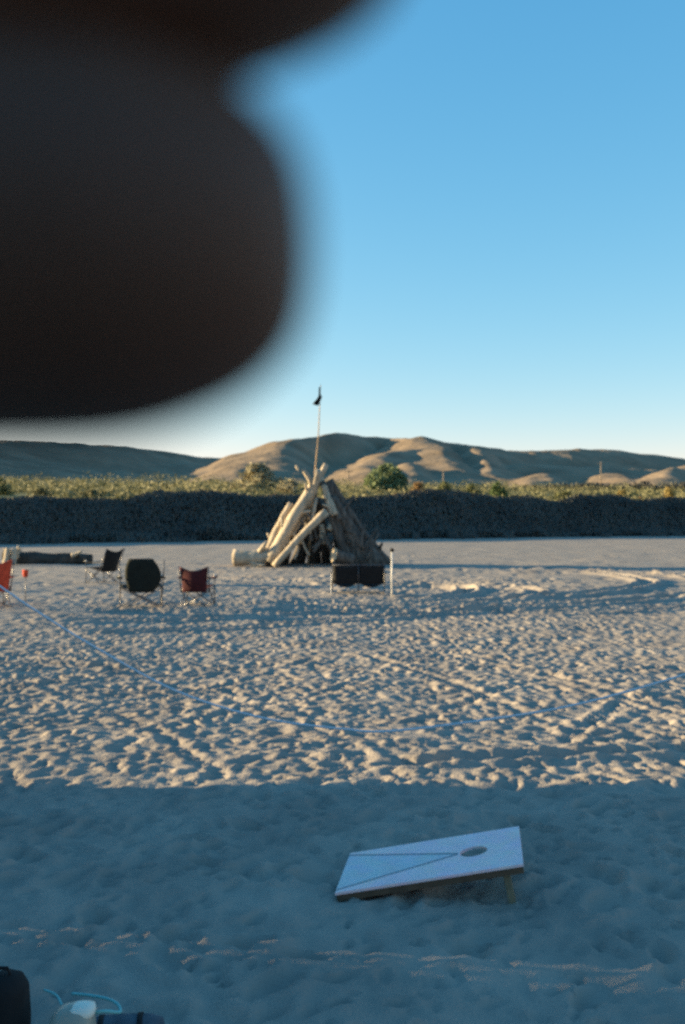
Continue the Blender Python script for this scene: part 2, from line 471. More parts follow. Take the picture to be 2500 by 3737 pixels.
def shrub(name, label, cat, px, py_base, py_top, d, wpx, lm, group=None, trunk=0.12, n=900, upright=1.0):
    """tree or shrub with trunk, limbs and a leafy crown, standing on the far shore"""
    x = X(px, d)
    gz = hillz(x, d)
    top, hw = Z(py_top, d), wpx / 2 / F * d
    z0 = min(gz, Z(py_base, d))
    h = top - z0
    t = thing(name, label, cat, (x, d, z0 - 0.1), 0, group)
    bm = bmesh.new()
    add_tube(bm, [(0, 0, 0), (0.04 * h, 0, h * 0.35), (-0.02 * h, 0, h * 0.75)], [trunk, trunk * 0.75, trunk * 0.25], 7)
    for k in range(6):
        a = k * 1.05 + random.uniform(-0.3, 0.3)
        s = h * random.uniform(0.2, 0.45)
        add_tube(bm, [(0.03 * h, 0, s), (math.cos(a) * hw * 0.4, math.sin(a) * hw * 0.4, s + h * 0.2), (math.cos(a) * hw * 0.75, math.sin(a) * hw * 0.75, s + h * 0.34)], [trunk * 0.5, trunk * 0.3, trunk * 0.1], 5)
    bm_obj('trunk', bm, M_bark, t, True)
    pts = []
    ncl = 26
    for k in range(ncl):
        a = random.uniform(0, 2 * math.pi); q = random.uniform(0.12, 1.0)
        rr = hw * 0.8 * math.sqrt(random.random()) * (math.sin(math.pi * min(1, q * 0.85 + 0.18)) ** 0.6)
        c = np.array([math.cos(a) * rr, math.sin(a) * rr, h * (0.10 + 0.80 * q)])
        cr = random.uniform(0.16, 0.30) * min(hw * 1.6, h)
        v = rng.normal(size=(n // ncl, 3)); v /= np.linalg.norm(v, axis=1)[:, None]
        pts.append(c + v * cr * (rng.uniform(0.2, 1, (n // ncl, 1)) ** 0.4) * np.array([1, 1, 0.8]))
    pts = np.concatenate(pts); pts = pts[pts[:, 2] < h * 1.0]
    leaves('crown', pts, max(0.10, 0.028 * (h + 2 * hw)), lm, t)
    return t

shrub('cottonwood_tree', 'rounded bright green tree at the foot of the middle hill', 'tree', 1408, 1830, 1692, 150, 190, L_lime, None, 0.25, 3600)
shrub('bare_tree', 'pale feathery thin leaved tree in front of the lit slope left of the log tipi', 'tree', 935, 1830, 1690, 130, 190, L_pale, None, 0.1, 2400)
shrub('bare_tree', 'pale thin leaved tree directly behind the top of the log tipi', 'tree', 1060, 1835, 1745, 120, 130, L_pale, None, 0.08, 1300)
shrub('autumn_shrub', 'pointed orange tan shrub just right of the round green tree', 'shrub', 1525, 1815, 1750, 120, 60, L_rust, None, 0.1, 1000)
shrub('olive_shrub', 'dark olive shrub growing at bank top between orange shrub and green willow', 'shrub', 1620, 1830, 1755, 110, 85, L_olive, None, 0.1, 900)
shrub('willow_shrub', 'grey green willow shrub on bank top below the lit stripe of hill', 'shrub', 1815, 1850, 1752, 105, 80, L_green, None, 0.1, 1000)
shrub('olive_shrub', 'small dark olive shrub left of the grey green willow', 'shrub', 1720, 1840, 1765, 108, 80, L_olive, None, 0.1, 900)
shrub('autumn_shrub', 'yellow shrub on bank top near the right edge of the photo', 'shrub', 2440, 1822, 1775, 100, 65, L_yell, None, 0.1, 900)
shrub('autumn_shrub', 'wide low golden shrub patch on bank top under the utility pole', 'shrub', 2270, 1822, 1785, 98, 130, L_yell, None, 0.08, 1100)
shrub('autumn_shrub', 'tiny orange shrub on the bank edge right of the golden patch', 'shrub', 2335, 1842, 1808, 94, 30, L_rust, None, 0.05, 350)
shrub('olive_shrub', 'low olive shrub on bank top right of the pale grass strip', 'shrub', 2060, 1830, 1788, 98, 110, L_olive, None, 0.08, 800)
shrub('tan_shrub', 'low tan shrub at bank edge right behind the tipi', 'shrub', 1340, 1828, 1795, 95, 90, L_yell, None, 0.06, 700)
shrub('tan_shrub', 'low rusty shrub at bank edge directly below the round green tree', 'shrub', 1440, 1832, 1798, 95, 80, L_rust, None, 0.06, 700)
shrub('tan_shrub', 'rusty shrub at bank edge just left of the tipi peak', 'shrub', 1000, 1842, 1798, 80, 70, L_rust, None, 0.06, 600)
shrub('autumn_shrub', 'yellow shrub on left bank top halfway to the tipi', 'shrub', 760, 1840, 1785, 85, 100, L_yell, None, 0.08, 900)
shrub('olive_shrub', 'green shrub at bank edge left of the rusty shrub', 'shrub', 835, 1852, 1800, 78, 80, L_green, None, 0.08, 800)
shrub('sage_shrub', 'pale sage clump on left bank top above the side facing chair', 'shrub', 330, 1835, 1780, 85, 120, L_sage, None, 0.06, 800)
shrub('sage_shrub', 'pale sage clump on left bank top above the green chair', 'shrub', 520, 1838, 1784, 82, 120, L_sage, None, 0.06, 800)
shrub('sage_shrub', 'pale sage clump on left bank top nearest the left edge of the photo', 'shrub', 150, 1832, 1776, 85, 130, L_sage, None, 0.06, 800)
shrub('dark_tree', 'dark green tree at the far left edge of the photo', 'tree', -10, 1850, 1735, 90, 110, L_olive, None, 0.12, 1200)

# utility poles below the hills
M_pole = mat('weathered_pole', (0.22, 0.18, 0.14), 0.9, 0.2, 3)
for px, pt, pb, d, lab in ((2193, 1685, 1758, 330, 'tall wooden utility pole in front of the right hill'),
                           (1618, 1712, 1752, 330, 'short wooden utility pole in front of the shaded middle gully'),
                           (1272, 1712, 1775, 300, 'slim wooden utility pole left of the round green tree')):
    x = X(px, d); g = hillz(x, d)
    t = thing('utility_pole', lab, 'utility pole', (x, d, g - 0.5), 0, 'utility poles below the hills')
    h = Z(pt, d) - g + 0.5
    tube('pole', [(0, 0, 0), (0, 0, h)], [0.22, 0.16], M_pole, t, 8)
    bm = bmesh.new(); add_box(bm, (0, -0.2, h - 0.7), (2.4, 0.12, 0.16)); bm_obj('crossarm', bm, M_pole, t)

# ------------------------------------------------------------------ driftwood tipi
M_log = mat('driftwood', (0.30, 0.25, 0.185), 0.85, col2=(0.46, 0.39, 0.30), scale=3.0, bump=0.03, bscale=5, stretch=(3, 3, 0.5))  # bleached wood, lightened further for the sunlit left side
M_log_shade = mat('shaded_driftwood', (0.045, 0.040, 0.036), 0.9, col2=(0.14, 0.122, 0.105), scale=3.0, bump=0.03, bscale=5, stretch=(3, 3, 0.5))  # shaded copy of driftwood: the shade on the right is put into its colour
M_cut = mat('cut_wood', (0.50, 0.40, 0.27), 0.8, 0.15, 4)
def log(name, a, b, ra, rb, m, parent=None, bend=0.06, n=10, seg=9, knots=2, cut=None):
    a, b = Vector(a), Vector(b)
    L = (b - a).length
    side = (b - a).normalized().cross(Vector((0, 1, 0.3))).normalized()
    s2 = (b - a).normalized().cross(side)
    k1, k2 = random.uniform(-1, 1) * bend * L, random.uniform(-1, 1) * bend * L
    pts, rd = [], []
    for i in range(seg + 1):
        t = i / seg
        w_ = math.sin(math.pi * t)
        pts.append(a.lerp(b, t) + side * (k1 * w_ + random.uniform(-.012, .012) * L * .3) + s2 * (k2 * w_))
        rd.append((ra * (1 - t) + rb * t) * random.uniform(0.9, 1.1) * (1.15 if i == 0 else 1))
    bm = bmesh.new()
    rings = add_tube(bm, pts, rd, n)
    for r in rings:
        for v in r:
            v.co += Vector((random.uniform(-1, 1), random.uniform(-1, 1), random.uniform(-1, 1))) * ra * 0.07
    for k in range(knots):
        t = random.uniform(0.25, 0.85); i = int(t * seg)
        dirn = (side * random.uniform(-1, 1) + s2 * random.uniform(-1, 1)).normalized() + (b - a).normalized() * 0.7
        add_tube(bm, [pts[i], pts[i] + dirn * rd[i] * 1.5, pts[i] + dirn * rd[i] * 2.1], [rd[i] * .45, rd[i] * .3, rd[i] * .18], 6)
    o = bm_obj(name, bm, [m] + ([cut] if cut else []), parent, True)
    if cut:
        for p in o.data.polygons:
            if len(p.vertices) == n: p.material_index = 1; p.use_smooth = False
    return o

TC = Vector((-0.75, 37.2, 0))
tipi = thing('driftwood_tipi', 'tall tipi of leaning bleached driftwood logs on the sand', 'log shelter', TC)
def L(a, b, wa, wb, m=None, **k):
    """log between two (px, row, distance) points, thickness in pixels"""
    A, B = P(*a), P(*b)
    return log('log', A - TC, B - TC, wa / 2 / F * a[2], wb / 2 / F * b[2], m or M_log, tipi, **k)
Z0 = lambda d: HOR + CAMZ * F / d + 3
# lit left side
L((985, 2052, 36.6), (1166, 1738, 37.2), 50, 36, bend=.03)
L((966, 2050, 37.0), (1063, 1836, 37.3), 38, 22, bend=.03)
L((1000, 2066, 36.0), (1192, 1866, 36.4), 22, 30, bend=.05)
L((1012, 2050, 36.8), (1150, 1790, 37.1), 26, 20, bend=.03)
L((1128, 1950, 36.6), (1155, 1818, 37.0), 15, 12, bend=.02)
L((1070, 1950, 36.9), (1112, 1888, 37.0), 16, 9)
L((1045, 1985, 36.6), (1052, 1955, 36.7), 14, 8, knots=0)
L((1080, 1963, 36.8), (1068, 1945, 36.7), 20, 14, knots=0)
# apex
L((1150, 1800, 37.0), (1106, 1712, 36.8), 22, 14, bend=.05, knots=1)
L((1125, 1850, 37.1), (1162, 1716, 36.7), 24, 26, bend=.02)
L((1105, 1900, 37.5), (1190, 1694, 37.2), 34, 20, bend=.02)
L((1090, 1716, 36.8), (1082, 1698, 36.8), 8, 12, knots=0)
# right of the apex
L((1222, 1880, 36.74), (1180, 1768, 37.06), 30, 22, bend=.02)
L((1240, 1900, 36.77), (1206, 1770, 37.30), 26, 22, bend=.02, m=M_log_shade)
L((1330, 2062, 36.82), (1176, 1760, 37.08), 38, 24, bend=.03, m=M_log_shade)
L((1392, 2066, 36.70), (1215, 1812, 36.93), 42, 24, bend=.04, m=M_log_shade)
L((1412, 2062, 38.00), (1260, 1858, 37.13), 46, 26, bend=.03, m=M_log_shade)
L((1360, 2066, 36.74), (1205, 1815, 36.99), 40, 26, bend=.03, m=M_log_shade)
L((1290, 2070, 36.92), (1192, 1830, 37.04), 44, 26, bend=.03, m=M_log_shade)
L((1310, 2066, 36.88), (1238, 1842, 37.04), 36, 24, bend=.04, m=M_log_shade)
L((1262, 2060, 36.83), (1222, 1850, 36.97), 34, 20, bend=.03, m=M_log_shade)
L((1225, 1890, 36.83), (1294, 1808, 37.14), 18, 7, bend=.05, m=M_log_shade)
L((1400, 2050, 38.00), (1240, 1845, 37.06), 40, 26, m=M_log_shade)
L((1375, 2040, 38.00), (1200, 1800, 37.11), 40, 26, m=M_log_shade)
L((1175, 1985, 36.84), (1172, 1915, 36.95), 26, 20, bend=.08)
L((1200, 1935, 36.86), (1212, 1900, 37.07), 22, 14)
L((1344, 2064, 36.75), (1262, 1884, 36.94), 30, 20, m=M_log_shade)
L((1240, 2066, 36.89), (1186, 1960, 37.04), 26, 20, m=M_log_shade)
# loose branches tangled over the pile
for k in range(12):
    a0 = random.uniform(1030, 1370); u0 = random.uniform(0.15, 0.8)
    pxa = a0; pya = 2060 - 190 * u0 * (1 - abs(a0 - 1190) / 330)
    ang_ = random.uniform(0.5, 2.6); ln = random.uniform(50, 120)
    L((pxa, pya, 36.55), (pxa + math.cos(ang_) * ln * 0.8, pya - math.sin(ang_) * ln, 36.75), random.uniform(8, 15), random.uniform(4, 8), m=(M_log if pxa < 1130 else M_log_shade), bend=.09, knots=3, seg=7)
# back ring closes the shelter
for k in range(21):
    a = R(0 + k * 9.6)
    bx_, by_ = TC.x + 0.05 + math.cos(a) * 2.1, TC.y + math.sin(a) * 1.9
    tx_, ty_ = TC.x - 0.05 + math.cos(a) * 0.15, TC.y + math.sin(a) * 0.15
    top = random.uniform(1.7, 3.2)
    bx_ += random.uniform(-.15, .15); tx_ += random.uniform(-.3, .3); ty_ += random.uniform(-.2, .2)
    f = top / 3.2
    log('log', Vector((bx_, by_, -0.06)) - TC, Vector((bx_ + (tx_ - bx_) * f, by_ + (ty_ - by_) * f, top)) - TC, random.uniform(.12, .24), random.uniform(.06, .14), M_log_shade, tipi, bend=.03)

st = thing('driftwood_log', 'short thick bleached log lying on the sand left of the tipi', 'log', P(915, 2062, 36.8))
log('trunk', (-0.62, 0.05, 0.26), (0.62, -0.1, 0.26), 0.30, 0.26, M_log, st, bend=.02, n=14, knots=3, cut=M_cut)
log('branch', (-0.3, -0.1, 0.2), (0.55, -0.45, 0.02), 0.10, 0.05, M_log, st)
log('branch', (0.52, -0.05, 0.3), (0.58, -0.1, 0.62), 0.12, 0.08, M_log, st, knots=0)
st = thing('cut_log', 'dark log with a pale sawn end leaning on the tipi base', 'log', P(1225, 2062, 35.4))
log('trunk', (-0.08, 0.6, 0.34), (0.62, 0.95, 0.12), 0.22, 0.20, M_log_shade, st, bend=.01, n=18, knots=0, cut=M_cut)
st = thing('fallen_log', 'large dark fallen log lying along the sand at far left behind the chairs', 'log', P(180, 2060, 38.0))
log('trunk', (-1.75, 0.1, 0.22), (1.55, 0.35, 0.2), 0.34, 0.22, mat('dark_log', (0.05, 0.045, 0.04), 0.9, 0.4, 4, 0.02, 8), st, bend=.03, n=12, knots=3)
log('branch', (-1.2, -0.2, 0.3), (-1.05, -0.35, 0.72), 0.10, 0.06, M_log, st)
log('branch', (0.9, -0.1, 0.35), (1.3, -0.2, 0.52), 0.08, 0.04, M_log, st)
for px, py, h, lab in ((20, 2052, 0.55, 'pale upright stump at the very left edge beside the fallen log'), (48, 2050, 0.5, 'pale leaning stump just left of the end of the fallen log')):
    t = thing('stump', lab, 'stump', P(px, py, 37.2))
    log('trunk', (0, 0, -0.05), (0.08, 0, h), 0.12, 0.08, M_log, t, n=12, knots=2, cut=M_cut)

# flag pole stuck through the tipi
M_stick = mat('pole_wood', (0.36, 0.25, 0.15), 0.8, 0.2, 3)
M_flag = mat('flag_cloth', (0.015, 0.022, 0.025), 0.9, 0.3, 6)
fp = thing('flag_pole', 'thin bent pole with a limp dark flag rising from the tipi peak', 'flag pole', P(1130, 2060, 37.0))
o0 = fp.location
tube('pole', [P(1125, 2064, 37.0) - o0, P(1143, 1790, 36.9) - o0, P(1153, 1690, 36.9) - o0, P(1162, 1590, 36.9) - o0, P(1166, 1500, 36.9) - o0, P(1170, 1404, 36.9) - o0], [0.032, 0.03, 0.027, 0.022, 0.017, 0.012], M_stick, fp, 8)
fa = P(1169, 1412, 36.9) - o0
sheet('flag', lambda u, v: fa + Vector((-0.02 - u * (0.02 + 0.22 * v ** 2.2) + 0.10 * math.exp(-((v - .55) / .22) ** 2) * (1 - .4 * u) - .10 * v * .4, 0.09 * math.sin(u * 9 + v * 4), -v * 0.70 + 0.06 * u * v)), 8, 12, M_flag, fp, 0.008)

# ------------------------------------------------------------------ camp chairs
M_metal = mat('grey_tube', (0.10, 0.10, 0.11), 0.35, metal=0.6)
M_white = mat('pale_tube', (0.62, 0.60, 0.56), 0.3)
def camp_chair(name, label, x, y, rz, fabric, wd=0.60, h=0.86, seat=0.42, back='plain', frame=None, sink=0.0, recline=0.10):
    frame = frame or M_metal
    t = thing(name, label, 'camp chair', (x, y, hz(x, y) - sink), rz)
    hw, r = wd / 2, 0.012
    yb, yf = -0.27, 0.27
    for s in (-1, 1):
        tube('back_post', [(s * hw, yb + 0.05, seat - 0.08), (s * (hw + 0.02), yb - recline, h)], r, frame, t)
        tube('front_post', [(s * hw, yf, 0.02), (s * hw, yf, 0.62)], r, frame, t)
        # crossed legs: side, and front/back
        lg = {yb - .03: tube('leg', [(s * hw, yb - 0.03, 0.0), (s * hw, yf, seat)], r, frame, t),
              yf: tube('leg', [(s * hw, yf, 0.0), (s * hw, yb + 0.05, seat)], r, frame, t)}
        tube('leg', [(s * hw, yf + .02, 0.0), (-s * hw, yf + .02, seat)], r, frame, t)
        tube('leg', [(s * hw, yb - 0.04, 0.0), (-s * hw, yb + 0.03, seat)], r, frame, t)
        for yy in (yf, yb - .03):
            bm = bmesh.new(); add_tube(bm, [(s * hw, yy, -0.01), (s * hw, yy, 0.035)], [0.026, 0.02], 10); bm_obj('foot', bm, frame, lg[yy], True)
        bm = bmesh.new(); add_tube(bm, [(s * hw, yf - .02, 0.63), (s * hw, yf + .02, 0.635), (s * hw, yf + .05, 0.625)], [0.02, 0.026, 0.012], 8); bm_obj('arm_glint', bm, M_white, t, True)  # pale tip stands in for a sun glint on the arm end
        sheet('armrest', lambda u, v: Vector((s * (hw + 0.01 + 0.055 * (u - .5) * 2), yb + 0.01 + v * 0.58, 0.63 - 0.035 * math.sin(math.pi * v) + 0.012 * math.sin(u * 3))), 3, 8, fabric, t, 0.014)
    sheet('seat', lambda u, v: Vector(((u - .5) * wd * 0.98, yb + 0.05 + v * 0.50, seat + 0.02 - 0.09 * math.sin(math.pi * u) * math.sin(math.pi * (0.15 + .8 * v)) + 0.03 * v)), 10, 8, fabric, t, 0.01)
    zb = seat - 0.03
    if back == 'oval':
        def fb(u, v):
            ww = (0.42 + 0.58 * math.sin(math.pi * (0.10 + 0.80 * v)) ** 0.8)
            zz_ = zb - 0.06 + v * (h - zb + 0.08)
            return Vector(((u - .5) * wd * 0.86 * ww + 0.03 * math.sin(v * 4.0), yb + 0.04 - recline * v - 0.08 * math.sin(math.pi * u), zz_))
    else:
        def fb(u, v):
            sag = 0.085 * math.sin(math.pi * u)
            return Vector(((u - .5) * wd * (1.0 - 0.16 * (1 - v)) , yb + 0.02 - recline * v - 0.09 * math.sin(math.pi * u) * (0.5 + .5 * math.sin(math.pi * v)), zb - 0.05 + v * (h - zb + 0.05) - sag * v))
    sheet('backrest', fb, 12, 10, fabric, t, 0.012)
    return t

def fabric(name, c): return mat(name, c, 0.9, 0.25, 9, 0.004, 200)
x, y = X(722, 21.0), 21.0
camp_chair('camp_chair', 'dark red camp chair seen from behind with pale tips for arm glints', x, y, R(-6), fabric('maroon', (0.055, 0.010, 0.014)), 0.60, 0.86, 0.40, sink=0.03)
x, y = X(515, 20.4), 20.4
camp_chair('camp_chair', 'black oval backed camp chair with wide arms left of the red one', x, y, R(14), fabric('black_green', (0.010, 0.014, 0.012)), 0.84, 1.00, 0.42, 'oval', sink=0.02, recline=0.16)
x, y = X(372, 27.5), 27.5
camp_chair('camp_chair', 'black camp chair turned sideways in front of the fallen log', x, y, R(58), fabric('black_cloth', (0.010, 0.011, 0.013)), 0.66, 0.98, 0.42, sink=0.02, recline=0.26)
x, y = X(-38, 19.8), 19.8
camp_chair('camp_chair', 'bright orange camp chair cut off by the left edge of the photo', x, y, R(35), fabric('orange_cloth', (0.52, 0.065, 0.03)), 0.70, 0.98, 0.42, sink=0.02)

# red cup holder stuck in the sand beside the orange chair
t = thing('drink_cup', 'small orange red cup on a stake right of the orange chair', 'cup', (X(93, 20.5), 20.5, hz(X(93, 20.5), 20.5) - 0.02))
tube('stake', [(0, 0, 0), (0, 0, 0.58)], 0.008, M_metal, t, 6)
bm = bmesh.new(); add_tube(bm, [(0, 0, 0.56), (0, 0, 0.66), (0, 0, 0.71)], [0.045, 0.058, 0.062], 14); bm_obj('cup', bm, fabric('red_plastic', (0.50, 0.07, 0.03)), t, True)

# black two-seat camp chair in front of the tipi
dd = 24.3
ls = thing('double_camp_chair', 'low black two seat camp chair seen from behind in front of the tipi', 'camp chair', (X(1308, dd), dd, hz(X(1308, dd), dd) - 0.02))
M_blk = fabric('black_canvas', (0.008, 0.009, 0.011))
for k in (-1, 1):
    sheet('backrest', lambda u, v: Vector((k * 0.315 + (u - .5) * 0.61, -0.06 - 0.07 * math.sin(math.pi * u) - 0.08 * v, 0.24 + v * 0.46 - 0.035 * math.sin(math.pi * u) * v)), 10, 8, M_blk, ls, 0.014)
    sheet('seat', lambda u, v: Vector((k * 0.315 + (u - .5) * 0.62, -0.08 + v * 0.48, 0.27 - 0.15 * math.sin(math.pi * u) ** 0.7 * math.sin(math.pi * (0.2 + .6 * v)) + 0.04 * v)), 10, 8, M_blk, ls, 0.014)
    sheet('armrest', lambda u, v: Vector((k * (0.64 + 0.05 * u), -0.1 + v * 0.5, 0.50 - 0.02 * math.sin(math.pi * v))), 3, 6, M_blk, ls, 0.012)
    tube('back_post', [(k * 0.635, -0.05, 0.02), (k * 0.64, -0.16, 0.72)], 0.013, M_metal, ls)
    tube('front_post', [(k * 0.655, 0.40, 0.0), (k * 0.655, 0.40, 0.50)], 0.013, M_white, ls)
    tube('leg', [(k * 0.66, -0.16, 0.0), (k * 0.66, 0.38, 0.32)], 0.013, M_white, ls)
    tube('leg', [(k * 0.66, 0.38, 0.0), (k * 0.66, -0.1, 0.34)], 0.013, M_white, ls)
tube('back_post', [(0, -0.02, 0.0), (0, -0.15, 0.70)], 0.012, M_metal, ls)
tube('back_rail', [(-0.64, -0.16, 0.705), (0, -0.165, 0.70), (0.64, -0.16, 0.705)], 0.012, M_metal, ls)

# white stake with dark cap
dd = 23.0
pl = thing('white_stake', 'slim white stake with a dark knob standing right of the double chair', 'stake', (X(1430, dd), dd, hz(X(1430, dd), dd)))
tube('rod', [(0, 0, -0.05), (0.0, 0, 0.55), (0.004, 0, 1.10)], 0.021, M_white, pl, 10)
tube('collar', [(0, 0, 0.0), (0, 0, 0.05)], [0.05, 0.03], M_white, pl, 12)
bm = bmesh.new(); add_tube(bm, [(0.004, 0, 1.08), (0.004, 0, 1.10), (0.004, 0, 1.14), (0.004, 0, 1.17)], [0.02, 0.048, 0.048, 0.015], 12); bm_obj('knob', bm, M_blk, pl, True)

# ------------------------------------------------------------------ beanbag toss board
BOARD = (0.48, 5.41, R(-8.0))
gb = float(np.mean([hz(BOARD[0] + a * .4, BOARD[1] + b * .3) for a in (-1, -.9, 0) for b in (-1, -.5, 0)])) - 0.012
bd = thing('beanbag_board', 'white slanted beanbag toss board with round hole and dark V stripes', 'game board', (BOARD[0], BOARD[1], gb), BOARD[2])
BL_, BW_, ZF, ZR = 0.985, 0.61, 0.032, 0.235
tilt = math.atan2(ZR - ZF, BL_)
mb = bpy.data.materials.new('board_paint'); mb.use_nodes = True
nt = mb.node_tree; b = nt.nodes['Principled BSDF']; b.inputs['Roughness'].default_value = 0.5
tc = nt.nodes.new('ShaderNodeTexCoord'); sp = nt.nodes.new('ShaderNodeSeparateXYZ'); nt.links.new(tc.outputs['Object'], sp.inputs[0])
def mth(op, a, c=None, d=None):
    n = nt.nodes.new('ShaderNodeMath'); n.operation = op
    for i, v in enumerate((a, c, d)):
        if v is None: continue
        if isinstance(v, (int, float)): n.inputs[i].default_value = v
        else: nt.links.new(v, n.inputs[i])
    return n.outputs[0]
# V painted from the hole (x=0.22) to the two low corners (x=-0.49, y=+-0.27)
ay = mth('ABSOLUTE', sp.outputs[1])
lim = mth('MULTIPLY', mth('SUBTRACT', 0.16, sp.outputs[0]), 0.41)
dist = mth('SUBTRACT', ay, lim)
stripe = mth('MULTIPLY', mth('LESS_THAN', mth('ABSOLUTE', dist), 0.013), mth('LESS_THAN', sp.outputs[0], 0.15))
inside = mth('LESS_THAN', dist, 0.0)
mix1 = nt.nodes.new('ShaderNodeMix'); mix1.data_type = 'RGBA'
mix1.inputs[6].default_value = (0.85, 0.60, 0.63, 1); mix1.inputs[7].default_value = (0.56, 0.57, 0.63, 1)
nt.links.new(inside, mix1.inputs[0])
mix2 = nt.nodes.new('ShaderNodeMix'); mix2.data_type = 'RGBA'
nt.links.new(mix1.outputs[2], mix2.inputs[6]); mix2.inputs[7].default_value = (0.16, 0.20, 0.25, 1)
nt.links.new(stripe, mix2.inputs[0])
ns = nt.nodes.new('ShaderNodeTexNoise'); ns.inputs['Scale'].default_value = 9; ns.inputs['Detail'].default_value = 6
nt.links.new(tc.outputs['Object'], ns.inputs['Vector'])
mix3 = nt.nodes.new('ShaderNodeMix'); mix3.data_type = 'RGBA'; mix3.blend_type = 'MULTIPLY'
mix3.inputs[0].default_value = 0.38
nt.links.new(mix2.outputs[2], mix3.inputs[6]); nt.links.new(ns.outputs['Color'], mix3.inputs[7])
gm = nt.nodes.new('ShaderNodeHueSaturation'); gm.inputs['Saturation'].default_value = 0.9; gm.inputs['Value'].default_value = 1.18
nt.links.new(mix3.outputs[2], gm.inputs['Color']); nt.links.new(gm.outputs[0], b.inputs['Base Color'])
bm = bmesh.new()
HR, hc = 0.076, (0.235, 0.0)
nseg = 32
top = []
outer = []
for k in range(nseg):
    a = 2 * math.pi * k / nseg
    top.append((hc[0] + HR * math.cos(a), HR * math.sin(a)))
    # ray to rectangle border
    ca, sa = math.cos(a), math.sin(a)
    tx_ = ((BL_ / 2 - hc[0]) / ca if ca > 1e-6 else ((-BL_ / 2 - hc[0]) / ca if ca < -1e-6 else 1e9))
    ty_ = (BW_ / 2) / abs(sa) if abs(sa) > 1e-6 else 1e9
    q = min(tx_, ty_)
    outer.append((hc[0] + q * ca, q * sa))
corners = [(sx * BL_ / 2, sy * BW_ / 2) for sx in (-1, 1) for sy in (-1, 1)]
for c in corners:   # snap nearest border point to each corner
    k = min(range(nseg), key=lambda i: (outer[i][0] - c[0]) ** 2 + (outer[i][1] - c[1]) ** 2)
    outer[k] = c
TH = 0.014
iv = [[bm.verts.new((p[0], p[1], z)) for p in top] for z in (0, -TH)]
ov = [[bm.verts.new((p[0], p[1], z)) for p in outer] for z in (0, -TH)]
for k in range(nseg):
    k2 = (k + 1) % nseg
    bm.faces.new((iv[0][k], ov[0][k], ov[0][k2], iv[0][k2]))
    bm.faces.new((iv[1][k], iv[1][k2], ov[1][k2], ov[1][k]))
    bm.faces.new((iv[0][k], iv[0][k2], iv[1][k2], iv[1][k]))
    bm.faces.new((ov[0][k], ov[1][k], ov[1][k2], ov[0][k2]))
RM = Matrix.Translation((0, 0, (ZF + ZR) / 2)) @ Matrix.Rotation(-tilt, 4, 'Y')
o = bm_obj('deck', bm, mb, bd); o.matrix_local = RM
M_bframe = mat('board_frame', (0.10, 0.065, 0.042), 0.8, 0.25, 12)
M_bleg = mat('board_leg', (0.17, 0.15, 0.10), 0.8, 0.2, 10)
for sy in (-1, 1):
    bm = bmesh.new(); add_box(bm, (0, sy * (BW_ / 2 - 0.016), -TH - 0.018), (BL_ - 0.008, 0.022, 0.034)); o = bm_obj('side_rail', bm, M_bframe, bd); o.matrix_local = RM
    bm = bmesh.new(); add_box(bm, (0, 0, 0), (0.038, 0.02, 0.22), None, 0.004); o = bm_obj('leg', bm, M_bleg, bd)
    o.location = (BL_ / 2 - 0.075, sy * (BW_ / 2 - 0.045), 0.075); o.rotation_euler = (0, R(-12), 0)
for sx in (-1, 1):
    bm = bmesh.new(); add_box(bm, (sx * (BL_ / 2 - 0.016), 0, -TH - 0.017), (0.022, BW_ - 0.08, 0.030)); o = bm_obj('end_rail', bm, M_bframe, bd); o.matrix_local = RM

# ------------------------------------------------------------------ blue rope strung across
M_rope = mat('rope', (0.52, 0.58, 0.64), 0.8, 0.15, 120, 0.002, 400)
rp = [(-826, 1560), (-400, 1870), (0, 2140), (110, 2215), (330, 2352), (640, 2520), (950, 2618), (1250, 2660), (1420, 2668), (1750, 2630), (2100, 2572), (2500, 2462), (2900, 2330), (3150, 2240)]
def rd_(px): return 6.95 - (px + 826) / 3976 * 1.2
rpt = [P(px, py, rd_(px)) for px, py in rp]
def catmull(p, n):
    out = []
    for i in range(len(p) - 1):
        p0, p1, p2, p3 = p[max(i - 1, 0)], p[i], p[i + 1], p[min(i + 2, len(p) - 1)]
        for k in range(n):
            t = k / n
            out.append(0.5 * ((2 * p1) + (-p0 + p2) * t + (2 * p0 - 5 * p1 + 4 * p2 - p3) * t * t + (-p0 + 3 * p1 - 3 * p2 + p3) * t ** 3))
    out.append(p[-1]); return out
rope = tube('rope', catmull(rpt, 10), 0.0075, M_rope, None, 8)
e0z = rpt[0].z + 0.1
tag(rope, 'pale blue rope hanging in a long sag across the whole beach', 'rope')
for e, sx, hh, lab in ((rpt[-1], .05, 1.75, 'wooden post out of frame holding the right end of the rope'), (rpt[0], -.05, e0z, 'tall wooden post out of frame holding the left end of the rope')):
    pp = thing('rope_post', lab, 'post', (e.x + sx, e.y, 0))
    tube('post', [(0, 0, -0.2), (0, 0, hh)], [0.045, 0.04], M_pole, pp, 12)
    tube('rope_knot', [(-0.06, -0.03, e.z - 0.02), (0, -0.055, e.z), (0.055, 0, e.z + 0.01), (0, 0.055, e.z), (-0.05, 0, e.z)], 0.011, M_rope, pp, 8)

